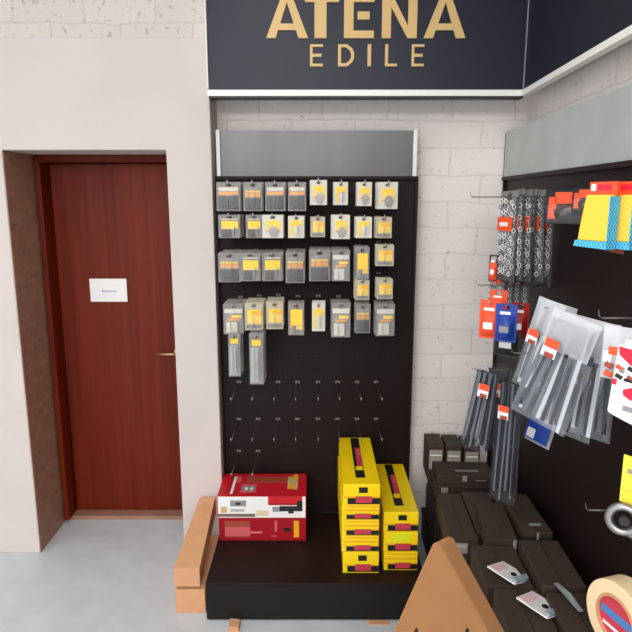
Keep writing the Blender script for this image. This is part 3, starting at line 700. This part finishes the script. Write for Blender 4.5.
put(red_white(), 652, 352, .2, 45, 4, None, 84, .19)
t = thing('clamp_pack', 'pale yellow hanging card with a steel clamp below it low on the rack', 'hardware pack')
b = MB(); b.box(-.04, .05, 0, .003, -.1, 0, YCARD); b.box(-.03, -.02, -.001, 0, -.036, -.026, OLIVE); b.box(-.04, .05, -.001, 0, -.075, -.07, LABY); b.build('card', t, .001)
b = MB(); b.torus((-.02, -.02, -.125), (.4, -1, .1), .026, .009, CHROME, 20, 8); b.lathe((-.02, -.016, -.125), (.4, -1, .1), [(0, 0), (.01, 0), (.01, .016), (0, .016)], TOOLD, 12, False); b.build('clamp_ring', t)
b = MB(); b.tube([(.0, -.02, -.12), (.03, -.018, -.115), (.05, -.016, -.13)], .012, CHROME, 10); b.tube([(-.03, -.02, -.15), (.03, -.02, -.155)], .006, TOOL, 8); b.build('clamp_arm', t)
put(t, 645, 461, .16, 42, 0, None, 80, .155)

# -- black cartons on the rack's base shelf
def black_carton(s0, s1, t0, t1, z0, z1, label, front=None, extra=None, rz=0):
    c = RP((s0 + s1) / 2, (t0 + t1) / 2 + .028, z0)
    o = thing('black_carton', label, 'carton', c, (0, 0, RANG + R(rz)), 'black cartons on the side rack base')
    hs, ht, H = (s1 - s0) / 2 - .002, (t1 - t0) / 2 - .002, z1 - z0 - .0015
    b = MB(); b.box(-hs, hs, -ht, ht, 0, H, BLACKC); b.build('carton', o, .003)
    b = MB()
    b.box(-hs, hs, -.0015, .0015, H - .0004, H + .0006, BLACKS); b.box(hs - .001, hs + .0008, -ht * .9, ht * .9, H * .7, H * .715, BLACKS)
    b.build('flap_seam', o)
    if front:
        b = MB(); a0, a1, v0, v1, m = front; b.box(hs - .0005, hs + .001, -ht + 2 * ht * a0, -ht + 2 * ht * a1, H * v0, H * v1, m); b.box(hs, hs + .0014, -ht + 2 * ht * (a0 + .05), -ht + 2 * ht * (a1 - .05), H * (v0 + (v1 - v0) * .7), H * (v0 + (v1 - v0) * .76), WHITE); b.build('end_label', o)
    if extra == 'tape':
        b = MB(); b.box(hs - .06, hs - .045, -ht * .3, ht * .5, H - .0003, H + .0008, GREYP); b.build('pale_strap', o); b = MB(); b.box(hs - .0005, hs + .001, -ht * .12, ht * .04, H * .4, H, GREYP); b.build('pale_strap', o)
    return o
ZR = .16
def sY(Y): return (2.93 - Y)
# lower courses, mostly hidden, carry the upper ones
k = 0
for s0, s1, nm in ((.10, .42, 'far'), (.44, .98, 'middle'), (1.0, 1.82, 'near')):
    black_carton(s0, s1, .0 + .012, .31 if nm != 'near' else .275, ZR, .34, f'large black carton at the bottom of the {nm} pile on the rack base')
    black_carton(s0, s1, .02, .305 if nm != 'near' else .28, .34, .43 if nm == 'far' else .46, f'flat black carton second from the bottom in the {nm} pile')
# far tier
for k, (t0, t1) in enumerate(((.25, .33), (.165, .245), (.08, .16))):
    black_carton(.10, .25, t0, t1, .43, .605 - .004 * k, f"upright black carton with grey end label, {['outermost', 'middle', 'innermost'][k]} of the three at the block wall", (.1, .9, .3, .86, OLIVE))
black_carton(.255, .42, .02, .32, .43, .485, 'flat black carton in front of the three upright cartons', (.1, .2, .3, .8, OLIVE))
black_carton(.258, .415, .05, .31, .485, .53, 'thin black carton lying on the flat one before the upright cartons', (.62, .9, .25, .6, BLACKS), 'tape')
# middle tier
black_carton(.62, .97, .245, .345, .46, .55, 'black carton on the outer edge of the middle pile behind the gabled carton', (.1, .6, .4, .85, OLIVE))
black_carton(.60, .92, .125, .243, .46, .55, 'black carton in the centre of the middle pile', (.2, .4, .3, .9, OLIVE), 'tape')
black_carton(.60, .98, .012, .122, .46, .56, 'black carton against the board in the middle pile')
black_carton(.76, 1.04, .016, .12, .56, .625, 'black carton on top against the board, with pale strap', None, 'tape', 2)
black_carton(.80, 1.06, .13, .235, .55, .61, 'black carton on top of the middle pile with a pale corner sticker', (.85, .96, .1, .95, GREYP), None, -3)
# near tier
black_carton(1.09, 1.34, .016, .15, .46, .63, 'near black carton against the board beside the tape roll')
black_carton(1.07, 1.30, .155, .30, .46, .595, 'black carton at the outer edge carrying the first white card', (.45, .8, .2, .6, OLIVE))
black_carton(1.35, 1.78, .016, .145, .46, .62, 'nearest black carton under the tape roll')
black_carton(1.31, 1.53, .150, .285, .46, .60, 'nearest black carton at the outer edge carrying the second white card', (.3, .7, .2, .5, OLIVE))
def white_card(px, py, z, lab, rz):
    p = onZ(px, py, z)
    t = thing('blister_card', lab, 'card pack', (p.x, p.y, z + .001), (R(-14), R(8), RANG + R(rz)), 'white cards on the black cartons'); t.scale = (1, 1.45, 1.6)
    b = MB(); b.prism([(-.05, -.035, 0), (.045, -.03, 0), (.05, .02, 0), (.0, .036, 0), (-.05, .03, 0)], (0, 0, .0025), WHITE); b.build('card', t)
    b = MB(); b.box(-.045, -.018, -.03, .02, .0025, .0032, mat('pale_pink_print', (236, 196, 200), .5)); b.lathe((.012, .004, .0025), (0, 0, 1), [(0, 0), (.009, 0), (.009, .001), (0, .001)], BLACKP, 14, False); b.build('printed_label', t)
    b = MB(); b.prism([(.03, -.028, .0026), (.046, -.026, .0026), (.05, .018, .0026), (.032, .03, .0026)], (0, 0, .006), mat('bluish_clear_plastic', (170, 190, 200), .15, alpha=.6)); b.build('blister', t)
white_card(509, 574, .60, 'white card with pink print on the farther edge of the near black cartons', 42)
white_card(540, 606, .604, 'white card with pink print on the nearest black carton', 42)
p = onZ(569, 598, .633)
t = thing('clear_wrap_strip', 'narrow strip of shiny clear wrap on the near black carton', 'plastic strip', (p.x, p.y, .6315), (0, 0, RANG + R(10)))
b = MB(); b.prism([(-.07, -.008, 0), (-.02, -.012, .006), (.06, -.006, .002), (.06, .008, .002), (-.01, .01, .008), (-.07, .006, 0)], (0, 0, .0015), mat('grey_clear_wrap', (150, 155, 158), .15, alpha=.7)); b.build('strip', t)
# tape roll
def roll():
    c = Vector((.772, 1.345, .62 + .098))
    t = thing('tape_roll', 'wide cream tape roll with a pink and blue label standing on the nearest black carton', 'tape roll', c, (0, 0, RANG + R(20)))
    b = MB(); b.lathe((0, 0, 0), (0, -1, 0), [(.062, -.03), (.097, -.03), (.097, .03), (.062, .03)], CREAM, 48); b.build('tape', t, .003)
    b = MB(); b.lathe((0, 0, 0), (0, -1, 0), [(.056, -.031), (.062, -.031), (.062, .031), (.056, .031)], CARD, 40); b.build('core', t)
    b = MB(); b.lathe((0, 0, 0), (0, -1, 0), [(0, .02), (.056, .02), (.056, .024), (0, .024)], PINK, 40, False); b.box(-.05, .05, -.0255, -.024, -.005, .016, mat('blue_label', (80, 130, 190), .5)); b.box(-.04, .04, -.0255, -.024, -.034, -.026, WHITE); b.build('core_label', t)
roll()
